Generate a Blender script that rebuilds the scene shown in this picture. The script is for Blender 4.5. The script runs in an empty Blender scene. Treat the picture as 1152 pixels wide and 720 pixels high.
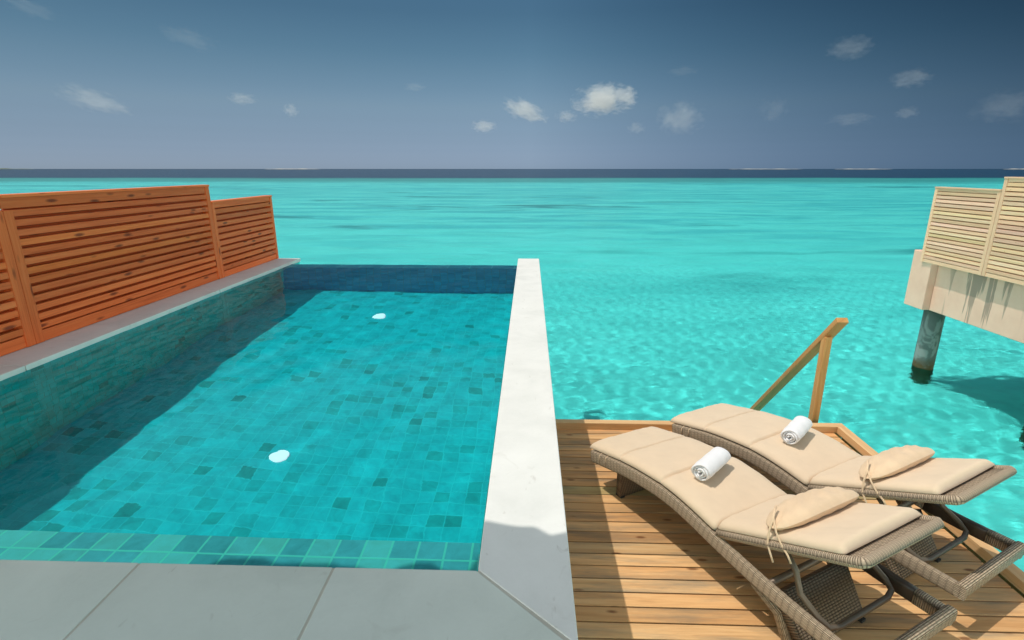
import bpy, bmesh, math, random
import numpy as np
from mathutils import Vector, Matrix, Euler
rng = random.Random(7); npr = np.random.RandomState(11)
C = bpy.context.scene.collection; S = bpy.context.scene
R = math.radians

# ------------------------------------------------------------------ camera, sky, sun, exposure
EYE = 2.30; DECK = 0.0; COPE = 1.05; SEA = -0.96; BED = -1.75
F = 600.0; PITCH = math.atan(170 / F); YAW = math.atan(20 / (F / math.cos(PITCH)))
cam = bpy.data.objects.new('camera', bpy.data.cameras.new('camera')); C.objects.link(cam)
cam.location = (0, 0, EYE); cam.rotation_euler = (math.pi / 2 - PITCH, 0, YAW)
cam.data.sensor_width = 36; cam.data.lens = F / 1152 * 36
cam.data.clip_start = 0.05; cam.data.clip_end = 90000
S.camera = cam
KX, KY = 0.385, -0.035                      # shift of a shadow per metre of height
sun_el = math.atan(1 / math.hypot(KX, KY)); sun_az = math.atan2(-KX, -KY)      # towards the sun, from +Y clockwise
w = bpy.data.worlds.new('World'); S.world = w; w.use_nodes = True
wn = w.node_tree; wl = wn.links
bg = wn.nodes['Background']; bg.inputs['Strength'].default_value = 0.15
sky = wn.nodes.new('ShaderNodeTexSky'); sky.sky_type = 'NISHITA'; sky.sun_disc = False
sky.sun_elevation = sun_el; sky.sun_rotation = sun_az
sky.altitude = 0; sky.air_density = 1.5; sky.dust_density = 2.0; sky.ozone_density = 1.5
tc = wn.nodes.new('ShaderNodeTexCoord'); sp = wn.nodes.new('ShaderNodeSeparateXYZ'); wl.new(tc.outputs['Generated'], sp.inputs[0])
cr = wn.nodes.new('ShaderNodeValToRGB')                                   # polarised, deep sky above the horizon, bright overhead
SKY = [(0.0, (0.98, 1.45, 2.80)), (0.0091, (0.78, 1.172, 2.31)), (0.0181, (0.612, 0.939, 1.878)), (0.030, (0.474, 0.73, 1.47)), (0.0448, (0.384, 0.578, 1.123)), (0.0594, (0.34, 0.497, 0.911)),
       (0.081, (0.309, 0.434, 0.724)), (0.1023, (0.297, 0.407, 0.617)), (0.130, (0.253, 0.359, 0.513)), (0.157, (0.221, 0.326, 0.441)), (0.1858, (0.184, 0.291, 0.382)), (0.2162, (0.161, 0.262, 0.338)), (0.2429, (0.141, 0.237, 0.305)), (0.45, (0.13, 0.22, 0.28))]
while len(cr.color_ramp.elements) < len(SKY): cr.color_ramp.elements.new(0.5)
for e_, (p_, c_) in zip(cr.color_ramp.elements, SKY): e_.position = p_; e_.color = (*c_, 1)
wl.new(sp.outputs[2], cr.inputs[0])
def wmath(op, a, b_, c_=0.0):
    n_ = wn.nodes.new('ShaderNodeMath'); n_.operation = op
    for i_, v_ in enumerate((a, b_, c_)):
        if hasattr(v_, 'is_linked'): wl.new(v_, n_.inputs[i_])
        else: n_.inputs[i_].default_value = v_
    return n_.outputs[0]
drv = wmath('MULTIPLY', wmath('MAXIMUM', sp.outputs[0], 0.0), wmath('MULTIPLY_ADD', wmath('MINIMUM', sp.outputs[2], 0.35), 1.6, 1.0))   # darker away from the sun side
side_fade = wmath('MAXIMUM', wmath('MULTIPLY_ADD', drv, -0.81, 1.0), 0.2)
tint = wn.nodes.new('ShaderNodeMix'); tint.data_type = 'RGBA'; tint.blend_type = 'MULTIPLY'; tint.inputs[0].default_value = 1.0
fd = wn.nodes.new('ShaderNodeVectorMath'); fd.operation = 'SCALE'; hue = wn.nodes.new('ShaderNodeCombineXYZ'); xr = wmath('MAXIMUM', sp.outputs[0], 0.0); xl = wmath('MULTIPLY_ADD', wmath('MINIMUM', sp.outputs[0], 0.0), 0.28, 1.0)
for i_, k_ in enumerate((-0.48, -0.18, 0.05)): wl.new(wmath('MULTIPLY', wmath('MULTIPLY_ADD', xr, k_, 1.0), xl), hue.inputs[i_])
hm = wn.nodes.new('ShaderNodeVectorMath'); hm.operation = 'MULTIPLY'; wl.new(cr.outputs[0], hm.inputs[0]); wl.new(hue.outputs[0], hm.inputs[1])
wl.new(hm.outputs[0], fd.inputs[0]); wl.new(side_fade, fd.inputs[3])
def wsmooth(v_, lo, hi):
    n_ = wn.nodes.new('ShaderNodeMapRange'); n_.interpolation_type = 'SMOOTHSTEP'; n_.inputs[1].default_value = lo; n_.inputs[2].default_value = hi
    wl.new(v_, n_.inputs[0]); return n_.outputs[0]
front = wmath('MULTIPLY', wsmooth(sp.outputs[1], 0.30, 0.60), wmath('SUBTRACT', 1.0, wsmooth(sp.outputs[2], 0.29, 0.45)))
sel = wn.nodes.new('ShaderNodeMix'); sel.data_type = 'RGBA'; sel.inputs[6].default_value = (0.92, 0.87, 0.68, 1)
hz = wn.nodes.new('ShaderNodeVectorMath'); hz.operation = 'SCALE'; hz.inputs[0].default_value = (0.86, 0.80, 0.65)      # brighter band low in the out-of-view sky, added as fill light
wl.new(wmath('MULTIPLY_ADD', wsmooth(sp.outputs[2], 0.06, 0.5), -4.2, 5.0), hz.inputs[3]); wl.new(hz.outputs[0], sel.inputs[6])
wl.new(front, sel.inputs[0]); wl.new(fd.outputs[0], sel.inputs[7])
wl.new(sky.outputs[0], tint.inputs[6]); wl.new(sel.outputs[2], tint.inputs[7])
wl.new(tint.outputs[2], bg.inputs['Color'])
sl = bpy.data.lights.new('sun', 'SUN'); sl.energy = 2.15; sl.angle = R(0.55); sl.color = (1.0, 0.95, 0.87)
sun = bpy.data.objects.new('sun', sl); C.objects.link(sun)
sun.rotation_euler = Vector((KX, KY, -1)).to_track_quat('-Z', 'Y').to_euler()
sl.cycles.is_caustics_light = True
S.view_settings.view_transform = 'Standard'; S.view_settings.look = 'None'
S.view_settings.exposure = 0.20; S.view_settings.gamma = 1; S.view_settings.use_curve_mapping = False
cy = S.cycles
cy.use_denoising = True; cy.denoiser = 'OPENIMAGEDENOISE'
cy.max_bounces = 10; cy.diffuse_bounces = 4; cy.glossy_bounces = 4; cy.transmission_bounces = 8
cy.transparent_max_bounces = 12; cy.volume_bounces = 1
cy.caustics_refractive = True; cy.caustics_reflective = False
cy.sample_clamp_indirect = 4.0; cy.blur_glossy = 0.3

# ------------------------------------------------------------------ node helpers
def mat(name):
    m = bpy.data.materials.new(name); m.use_nodes = True
    nt = m.node_tree
    return m, nt, nt.nodes['Principled BSDF'], nt.nodes['Material Output']
def N(nt, typ, **kw):
    n = nt.nodes.new(typ)
    for k, v in kw.items():
        if k in n.inputs.keys() if isinstance(k, str) else False: n.inputs[k].default_value = v
        else: setattr(n, k, v)
    return n
def L(nt, a, b): nt.links.new(a, b)
def math_(nt, op, a, b=None, c=None, clamp=False):
    n = nt.nodes.new('ShaderNodeMath'); n.operation = op; n.use_clamp = clamp
    for i, v in enumerate((a, b, c)):
        if v is None: continue
        if hasattr(v, 'is_linked'): L(nt, v, n.inputs[i])
        else: n.inputs[i].default_value = v
    return n.outputs[0]
def mix(nt, fac, a, b, blend='MIX'):
    n = nt.nodes.new('ShaderNodeMix'); n.data_type = 'RGBA'; n.blend_type = blend
    for i, v in ((0, fac), (6, a), (7, b)):
        if hasattr(v, 'is_linked'): L(nt, v, n.inputs[i])
        else: n.inputs[i].default_value = v if i == 0 else (*v, 1)
    return n.outputs[2]
def ramp(nt, fac, stops, interp='LINEAR'):
    n = nt.nodes.new('ShaderNodeValToRGB'); n.color_ramp.interpolation = interp
    e = n.color_ramp.elements
    while len(e) < len(stops): e.new(0.5)
    for x, (p, c) in zip(e, stops):
        x.position = p; x.color = (*c, 1) if not isinstance(c, float) else (c, c, c, 1)
    L(nt, fac, n.inputs[0]); return n.outputs[0]
def coords(nt, kind='Object', scale=(1, 1, 1), rot=(0, 0, 0), loc=(0, 0, 0)):
    t = nt.nodes.new('ShaderNodeTexCoord'); m = nt.nodes.new('ShaderNodeMapping')
    m.inputs['Scale'].default_value = scale; m.inputs['Rotation'].default_value = rot; m.inputs['Location'].default_value = loc
    L(nt, t.outputs[kind], m.inputs[0]); return m.outputs[0]
def noise(nt, vec, scale, detail=4, rough=0.55, dist=0.0, out=0):
    n = nt.nodes.new('ShaderNodeTexNoise'); n.inputs['Scale'].default_value = scale
    n.inputs['Detail'].default_value = detail; n.inputs['Roughness'].default_value = rough; n.inputs['Distortion'].default_value = dist
    L(nt, vec, n.inputs['Vector']); return n.outputs[out]
def bump(nt, h, strength, dist, normal=None):
    n = nt.nodes.new('ShaderNodeBump'); n.inputs['Strength'].default_value = strength; n.inputs['Distance'].default_value = dist
    L(nt, h, n.inputs['Height'])
    if normal is not None: L(nt, normal, n.inputs['Normal'])
    return n.outputs[0]
def xyz(nt, vec):
    n = nt.nodes.new('ShaderNodeSeparateXYZ'); L(nt, vec, n.inputs[0]); return n.outputs
def attr(nt, name):
    n = nt.nodes.new('ShaderNodeAttribute'); n.attribute_name = name; return n.outputs

# ------------------------------------------------------------------ materials
def wood(name, dark, mid, light, knotc, rough=0.7, knots=0.16, grey=None, ksel=0.70):
    m, nt, b, o = mat(name)
    uv = coords(nt, 'UV')
    mp = lambda s: (lambda n: (n.inputs['Scale'].__setattr__('default_value', s), L(nt, uv, n.inputs[0]), n.outputs[0])[2])(nt.nodes.new('ShaderNodeMapping'))
    n1 = noise(nt, mp((0.9, 16, 16)), 1.6, 6, 0.6, 0.9)
    n2 = noise(nt, mp((2.5, 110, 110)), 1.5, 3, 0.6, 0.3)
    g = math_(nt, 'ADD', math_(nt, 'MULTIPLY', n1, 0.72), math_(nt, 'MULTIPLY', n2, 0.28))
    col = ramp(nt, g, [(0.30, dark), (0.50, mid), (0.70, light)])
    big = noise(nt, mp((1.1, 3, 3)), 1.3, 3, 0.5)
    col = mix(nt, math_(nt, 'MULTIPLY', big, 0.55), col, mid)
    if grey: col = mix(nt, ramp(nt, noise(nt, mp((0.7, 5, 5)), 1.9, 5, 0.65), [(0.46, 0.0), (0.66, 0.8)]), col, grey)
    v = nt.nodes.new('ShaderNodeTexVoronoi'); v.inputs['Scale'].default_value = 1.0; v.inputs['Randomness'].default_value = 1.0
    wob = noise(nt, mp((6, 20, 20)), 1.0, 2, 0.5, out=1)
    va = nt.nodes.new('ShaderNodeVectorMath'); va.operation = 'MULTIPLY_ADD'; va.inputs[1].default_value = (0.12, 0.12, 0.12)
    L(nt, wob, va.inputs[0]); L(nt, mp((4.6, 13, 13)), va.inputs[2]); L(nt, va.outputs[0], v.inputs['Vector'])
    k = ramp(nt, v.outputs['Distance'], [(knots * 0.45, 1.0), (knots, 0.0)])
    sel = math_(nt, 'GREATER_THAN', xyz(nt, v.outputs['Color'])[0], ksel)
    col = mix(nt, math_(nt, 'MULTIPLY', math_(nt, 'MULTIPLY', k, sel), 0.85), col, knotc)
    t = attr(nt, 'tone')
    col = mix(nt, 1.0, col, t[0], 'MULTIPLY')
    L(nt, col, b.inputs['Base Color']); b.inputs['Roughness'].default_value = rough
    b.inputs['Specular IOR Level'].default_value = 0.3
    L(nt, bump(nt, g, 0.35, 0.004), b.inputs['Normal'])
    return m
M = {}
M['deck_wood'] = wood('deck_wood', (0.50, 0.23, 0.085), (0.80, 0.44, 0.185), (0.90, 0.57, 0.28), (0.22, 0.08, 0.027), 0.75, 0.20, grey=(0.36, 0.255, 0.155), ksel=0.58)
M['kerb_wood'] = wood('kerb_wood', (0.55, 0.30, 0.13), (0.72, 0.45, 0.22), (0.82, 0.56, 0.31), (0.2, 0.08, 0.03), 0.7, 0.12)
M['red_wood'] = wood('red_wood', (0.54, 0.085, 0.020), (0.82, 0.165, 0.042), (0.90, 0.245, 0.075), (0.17, 0.025, 0.009), 0.5, 0.30)
M['pale_wood'] = wood('pale_wood', (0.66, 0.39, 0.24), (0.82, 0.51, 0.33), (0.90, 0.60, 0.42), (0.42, 0.25, 0.11), 0.7, 0.08)
M['rail_wood'] = wood('rail_wood', (0.42, 0.18, 0.055), (0.62, 0.30, 0.10), (0.72, 0.40, 0.16), (0.15, 0.05, 0.02), 0.6, 0.12)

def stone(name, c1, c2, c3, stain, rough=0.6, bs=0.15):
    m, nt, b, o = mat(name)
    p = coords(nt)
    a = noise(nt, p, 3.0, 6, 0.6, 0.4); f = noise(nt, p, 60, 5, 0.7)
    col = ramp(nt, a, [(0.3, c1), (0.52, c2), (0.72, c3)])
    col = mix(nt, 0.10, col, f, 'OVERLAY')
    s = ramp(nt, noise(nt, p, 7.0, 3, 0.5, 1.2), [(0.66, 0.0), (0.74, 0.7)])
    s2 = ramp(nt, noise(nt, coords(nt, scale=(30, 12, 12)), 1.0, 2, 0.5, 0.6), [(0.70, 0.0), (0.76, 0.8)])
    col = mix(nt, math_(nt, 'MULTIPLY', math_(nt, 'ADD', math_(nt, 'MULTIPLY', s, 0.25), math_(nt, 'MULTIPLY', s2, 0.35)), attr(nt, 'tone')[2]), col, stain)
    col = mix(nt, 1.0, col, attr(nt, 'tone')[0], 'MULTIPLY')
    L(nt, col, b.inputs['Base Color']); b.inputs['Roughness'].default_value = rough
    b.inputs['Specular IOR Level'].default_value = 0.35
    L(nt, bump(nt, math_(nt, 'ADD', f, a), bs, 0.003), b.inputs['Normal'])
    return m
M['coping'] = stone('coping_stone', (0.70, 0.695, 0.655), (0.77, 0.76, 0.72), (0.81, 0.80, 0.76), (0.38, 0.34, 0.28))
M['grout'] = stone('grout', (0.50, 0.47, 0.39), (0.56, 0.53, 0.44), (0.6, 0.56, 0.48), (0.3, 0.26, 0.2), 0.9)
M['plaster'] = stone('plaster', (0.66, 0.65, 0.61), (0.72, 0.71, 0.67), (0.76, 0.75, 0.70), (0.4, 0.38, 0.33), 0.85)

def tiles(name, palette, grout, size=0.1, offset=0.0, rough=0.35, axes='xy', gw=0.004, origin=(0, 0)):
    m, nt, b, o = mat(name)
    p = xyz(nt, coords(nt))
    ax = dict(x=p[0], y=p[1], z=p[2])
    U = math_(nt, 'ADD', ax[axes[0]], 50.0 - origin[0]); V = math_(nt, 'ADD', ax[axes[1]], 50.0 - origin[1])
    cv = nt.nodes.new('ShaderNodeCombineXYZ'); L(nt, U, cv.inputs[0]); L(nt, V, cv.inputs[1])
    br = nt.nodes.new('ShaderNodeTexBrick'); br.offset = offset; br.squash = 1.0
    br.inputs['Color1'].default_value = (0, 0, 0, 1); br.inputs['Color2'].default_value = (1, 1, 1, 1); br.inputs['Mortar'].default_value = (0.5, 0.5, 0.5, 1)
    br.inputs['Scale'].default_value = 1.0; br.inputs['Mortar Size'].default_value = gw; br.inputs['Mortar Smooth'].default_value = 0.3
    br.inputs['Brick Width'].default_value = size; br.inputs['Row Height'].default_value = size
    L(nt, cv.outputs[0], br.inputs['Vector'])
    # a colour per tile
    row = math_(nt, 'FLOOR', math_(nt, 'DIVIDE', V, size))
    sh = math_(nt, 'MULTIPLY', math_(nt, 'MODULO', row, 2.0), offset)
    coln = math_(nt, 'FLOOR', math_(nt, 'ADD', math_(nt, 'DIVIDE', U, size), sh))
    cc = nt.nodes.new('ShaderNodeCombineXYZ'); L(nt, coln, cc.inputs[0]); L(nt, row, cc.inputs[1])
    wn_ = nt.nodes.new('ShaderNodeTexWhiteNoise'); wn_.noise_dimensions = '2D'; L(nt, cc.outputs[0], wn_.inputs['Vector'])
    col = ramp(nt, wn_.outputs['Value'], palette)
    blot = noise(nt, coords(nt), 14.0, 5, 0.65, 0.5)
    col = mix(nt, 0.45, col, blot, 'OVERLAY')
    col = mix(nt, math_(nt, 'MULTIPLY', br.outputs['Fac'], 0.75), col, grout)
    L(nt, col, b.inputs['Base Color']); b.inputs['Roughness'].default_value = rough
    h = math_(nt, 'SUBTRACT', math_(nt, 'MULTIPLY', blot, 0.25), br.outputs['Fac'])
    L(nt, bump(nt, h, 0.3, 0.003), b.inputs['Normal'])
    return m
PAL = [(0.0, (0.02, 0.31, 0.30)), (0.04, (0.025, 0.38, 0.37)), (0.16, (0.028, 0.47, 0.49)), (0.45, (0.034, 0.51, 0.545)), (1.0, (0.04, 0.56, 0.60))]
PALS = [(0.0, (0.42, 0.42, 0.42)), (0.35, (0.60, 0.54, 0.55)), (0.7, (0.80, 0.62, 0.52)), (1.0, (0.86, 0.70, 0.62))]
PALW = [(0.0, (0.02, 0.36, 0.30)), (0.1, (0.03, 0.58, 0.52)), (1.0, (0.04, 0.74, 0.68))]
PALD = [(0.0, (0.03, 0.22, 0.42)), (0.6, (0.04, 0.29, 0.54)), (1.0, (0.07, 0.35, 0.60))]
M['tile_floor'] = tiles('pool_floor_tile', PAL, (0.09, 0.62, 0.64))
M['tile_shelf'] = tiles('pool_shelf_tile', PALS, (0.88, 0.88, 0.62), rough=0.3, gw=0.005)
M['tile_wall'] = tiles('pool_wall_tile', PALW, (0.10, 0.50, 0.40), axes='yz', offset=0.5)
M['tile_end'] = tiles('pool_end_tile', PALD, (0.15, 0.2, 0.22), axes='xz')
M['tile_crest'] = tiles('pool_crest_tile', [(0.0, (0.32, 0.38, 0.50)), (1.0, (0.45, 0.48, 0.58))], (0.8, 0.8, 0.8), axes='xy', size=0.3, gw=0.006, rough=0.2)

def refractive(name, col, ior, gloss, bumpn=None, tex=None):
    m, nt, b, o = mat(name); nt.nodes.remove(b)
    rf = nt.nodes.new('ShaderNodeBsdfRefraction'); rf.inputs['Roughness'].default_value = 0.0; rf.inputs['IOR'].default_value = ior
    rf.inputs['Color'].default_value = (*col, 1)
    gl = nt.nodes.new('ShaderNodeBsdfGlossy'); gl.inputs['Roughness'].default_value = 0.03; gl.inputs['Color'].default_value = (1, 1, 1, 1)
    fr = nt.nodes.new('ShaderNodeFresnel'); fr.inputs['IOR'].default_value = 1.33
    mx = nt.nodes.new('ShaderNodeMixShader')
    if tex: nrm = tex(nt); L(nt, nrm, rf.inputs['Normal']); L(nt, nrm, gl.inputs['Normal']); L(nt, nrm, fr.inputs['Normal'])
    L(nt, math_(nt, 'MULTIPLY', fr.outputs[0], gloss), mx.inputs[0]); L(nt, rf.outputs[0], mx.inputs[1]); L(nt, gl.outputs[0], mx.inputs[2])
    L(nt, mx.outputs[0], o.inputs['Surface'])
    return m
def pool_bump(nt):
    return bump(nt, noise(nt, coords(nt), 5.5, 3, 0.5, 0.6), 0.06, 0.02)
M['pool_water'] = refractive('pool_water', (0.28, 0.95, 0.99), 1.33, 0.42, tex=pool_bump)
def sea_bump(nt):
    h = noise(nt, coords(nt, scale=(1.0, 1.6, 1)), 1.6, 6, 0.6, 0.4)
    h2 = noise(nt, coords(nt, scale=(0.35, 0.8, 1)), 0.5, 3, 0.5)
    return bump(nt, math_(nt, 'ADD', h, math_(nt, 'MULTIPLY', h2, 2.0)), 0.28, 0.14)
M['sea'] = refractive('sea_water', (0.335, 0.98, 0.985), 1.33, 0.36, tex=sea_bump)

def seabed():
    m, nt, b, o = mat('seabed_sand')
    p = coords(nt); pos = xyz(nt, p)
    a = noise(nt, coords(nt, scale=(0.35, 0.6, 1)), 1.0, 6, 0.6, 0.5)
    sand = ramp(nt, a, [(0.30, (0.72, 0.76, 0.72)), (0.5, (0.86, 0.87, 0.82)), (0.68, (0.95, 0.92, 0.88))])
    # wide streaks of deeper sand and a few weed patches
    st = noise(nt, coords(nt, scale=(0.012, 0.05, 1)), 1.0, 5, 0.6, 0.6)
    sand = mix(nt, ramp(nt, st, [(0.50, 0.0), (0.68, 0.75)]), sand, (0.40, 0.66, 0.66))
    st2 = noise(nt, coords(nt, scale=(0.10, 0.42, 1)), 1.0, 5, 0.65, 0.5)
    far_ = ramp(nt, math_(nt, 'DIVIDE', pos[1], 100.0), [(0.14, 0.0), (0.36, 1.0)])
    sand = mix(nt, math_(nt, 'MULTIPLY', far_, ramp(nt, st2, [(0.46, 0.0), (0.62, 0.75)])), sand, (0.26, 0.54, 0.60))
    wd = noise(nt, coords(nt, scale=(0.035, 0.11, 1), loc=(3.1, 1.7, 0)), 1.0, 5, 0.62, 0.8)
    sand = mix(nt, ramp(nt, wd, [(0.595, 0.0), (0.67, 0.8)]), sand, (0.10, 0.26, 0.28))
    # reef crest, then deep water
    yy = math_(nt, 'ADD', pos[1], math_(nt, 'MULTIPLY', noise(nt, coords(nt, scale=(0.01, 0.02, 1)), 1.0, 4, 0.6), 60.0))
    crest = ramp(nt, math_(nt, 'DIVIDE', yy, 600.0), [(0.26, 0.0), (0.31, 0.75)])
    sand = mix(nt, crest, sand, (0.22, 0.30, 0.27))
    deep = ramp(nt, math_(nt, 'DIVIDE', yy, 600.0), [(0.375, 0.0), (0.41, 1.0)])
    sand = mix(nt, deep, sand, (0.035, 0.05, 0.11))
    L(nt, sand, b.inputs['Base Color']); b.inputs['Roughness'].default_value = 1; b.inputs['Specular IOR Level'].default_value = 0
    return m
M['seabed'] = seabed()

def fabric(name, c, scale=900, rough=0.95, bs=0.2, var=0.06):
    m, nt, b, o = mat(name)
    p = coords(nt); n = noise(nt, p, scale, 2, 0.5); n2 = noise(nt, p, 9, 4, 0.6)
    col = mix(nt, ramp(nt, n2, [(0.35, 0.0), (0.7, 1.0)]), tuple(x * (1 - var) for x in c), tuple(min(1, x * (1 + var)) for x in c))
    L(nt, col, b.inputs['Base Color']); b.inputs['Roughness'].default_value = rough
    b.inputs['Specular IOR Level'].default_value = 0.15
    try: b.inputs['Sheen Weight'].default_value = 0.15
    except KeyError: pass
    L(nt, bump(nt, math_(nt, 'ADD', n2, math_(nt, 'MULTIPLY', n, 0.3)), bs, 0.004), b.inputs['Normal'])
    return m
M['cushion'] = fabric('cushion_fabric', (0.735, 0.575, 0.41), bs=0.12, var=0.025)
M['pillow'] = fabric('pillow_fabric', (0.76, 0.56, 0.37), bs=0.4)
M['towel'] = fabric('towel_cotton', (0.84, 0.82, 0.83), 260, 1.0, 0.9, 0.03)

def weave(name, pu, pv, light, dark, flat=0.0):
    m, nt, b, o = mat(name)
    uv = xyz(nt, coords(nt, 'UV'))
    su = math_(nt, 'SINE', math_(nt, 'MULTIPLY', uv[0], math.pi / pu)); sv = math_(nt, 'SINE', math_(nt, 'MULTIPLY', uv[1], math.pi / pv))
    s = math_(nt, 'MULTIPLY', su, sv)
    h = math_(nt, 'MULTIPLY', math_(nt, 'POWER', math_(nt, 'ABSOLUTE', sv), 0.5), math_(nt, 'MULTIPLY_ADD', math_(nt, 'POWER', math_(nt, 'ABSOLUTE', su), 0.4), 1.0 - flat, flat))
    sg = math_(nt, 'MULTIPLY', math_(nt, 'SIGN', s), 0.09)
    n = noise(nt, coords(nt, 'UV', scale=(8, 60, 1)), 3.0, 3, 0.6)
    f = math_(nt, 'ADD', math_(nt, 'MULTIPLY', math_(nt, 'ADD', h, sg), 0.75), math_(nt, 'MULTIPLY', n, 0.25))
    mid = tuple((a + c) / 2 for a, c in zip(light, dark))
    col = ramp(nt, f, [(0.22, dark), (0.52, mid), (0.85, light)])
    L(nt, col, b.inputs['Base Color']); b.inputs['Roughness'].default_value = 0.55
    b.inputs['Specular IOR Level'].default_value = 0.35
    L(nt, bump(nt, h, 1.0, 0.006), b.inputs['Normal'])
    return m
M['weave'] = weave('rattan_weave', 0.034, 0.0095, (0.54, 0.415, 0.29), (0.07, 0.05, 0.035), 0.5)
M['wrap'] = weave('rattan_wrap', 0.009, 0.09, (0.54, 0.415, 0.29), (0.08, 0.06, 0.04))
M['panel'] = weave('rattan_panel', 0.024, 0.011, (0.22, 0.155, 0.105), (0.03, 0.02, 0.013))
def plain(name, c, rough=0.5, metal=0.0, var=0.2, scale=20):
    m, nt, b, o = mat(name)
    n = noise(nt, coords(nt), scale, 4, 0.6)
    L(nt, mix(nt, n, tuple(x * (1 - var) for x in c), tuple(min(1, x * (1 + var)) for x in c)), b.inputs['Base Color'])
    b.inputs['Roughness'].default_value = rough; b.inputs['Metallic'].default_value = metal
    return m
M['tube'] = plain('brown_tube', (0.15, 0.11, 0.075), 0.4, 0.3)
M['band'] = plain('dark_band', (0.045, 0.030, 0.020), 0.45)
M['rubber'] = plain('rubber', (0.02, 0.02, 0.02), 0.8)
M['white_plastic'] = plain('white_plastic', (0.9, 0.9, 0.9), 0.4, 0, 0.03)
M['disc_glow'] = plain('disc_glow', (0.9, 0.9, 0.9), 0.3, 0, 0.02); _b = M['disc_glow'].node_tree.nodes['Principled BSDF']; _b.inputs['Emission Color'].default_value = (1.0, 0.28, 0.30, 1); _b.inputs['Emission Strength'].default_value = 1.7  # emission added so the floor discs look white through the tinted water
M['thatch'] = plain('thatch', (0.20, 0.14, 0.08), 1.0, 0, 0.5, 60)
M['island_sand'] = plain('island_sand', (0.5, 0.48, 0.42), 1.0, 0, 0.1, 0.01)
M['island_green'] = plain('island_scrub', (0.10, 0.13, 0.10), 1.0, 0, 0.3, 0.01)

def neighbour_wall():
    m, nt, b, o = mat('stained_render')
    p = coords(nt); q = xyz(nt, p)
    a = noise(nt, p, 2.5, 6, 0.6)
    col = ramp(nt, a, [(0.3, (0.76, 0.46, 0.345)), (0.7, (0.86, 0.56, 0.43))])
    dr = noise(nt, coords(nt, scale=(3, 6.5, 0.55)), 1.0, 4, 0.55, 0.3)          # vertical drips
    top = math_(nt, 'MULTIPLY_ADD', q[2], 1.1, 0.10, clamp=True)
    zone = ramp(nt, math_(nt, 'MULTIPLY', math_(nt, 'SUBTRACT', q[1], 6.9), 0.5), [(0.0, 0.0), (0.12, 1.0), (0.62, 1.0), (0.74, 0.0)])
    d = ramp(nt, math_(nt, 'MULTIPLY_ADD', top, 0.16, dr), [(0.635, 0.0), (0.675, 0.75)])
    col = mix(nt, math_(nt, 'MULTIPLY', d, zone), col, (0.25, 0.19, 0.15))
    L(nt, col, b.inputs['Base Color']); b.inputs['Roughness'].default_value = 0.9
    L(nt, bump(nt, noise(nt, p, 40, 4, 0.6), 0.2, 0.004), b.inputs['Normal'])
    return m
M['nwall'] = neighbour_wall()
def pile_mat():
    m, nt, b, o = mat('weathered_pile')
    p = coords(nt); q = xyz(nt, p)
    a = noise(nt, coords(nt, scale=(1.3, 1.3, 0.8)), 1.8, 4, 0.6, 0.8)
    col = ramp(nt, a, [(0.35, (0.09, 0.12, 0.115)), (0.53, (0.13, 0.16, 0.15)), (0.56, (0.24, 0.28, 0.265)), (0.64, (0.28, 0.31, 0.30)), (0.67, (0.10, 0.08, 0.06))])
    zz = math_(nt, 'MULTIPLY_ADD', noise(nt, p, 9, 3, 0.6), 0.25, q[2])
    col = mix(nt, ramp(nt, math_(nt, 'ADD', zz, 1.6), [(0.80, 1.0), (0.97, 0.0)]), col, (0.10, 0.065, 0.022))
    L(nt, col, b.inputs['Base Color']); b.inputs['Roughness'].default_value = 0.8
    L(nt, bump(nt, noise(nt, p, 30, 4, 0.7), 0.5, 0.01), b.inputs['Normal'])
    return m
M['pile'] = pile_mat()

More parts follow.
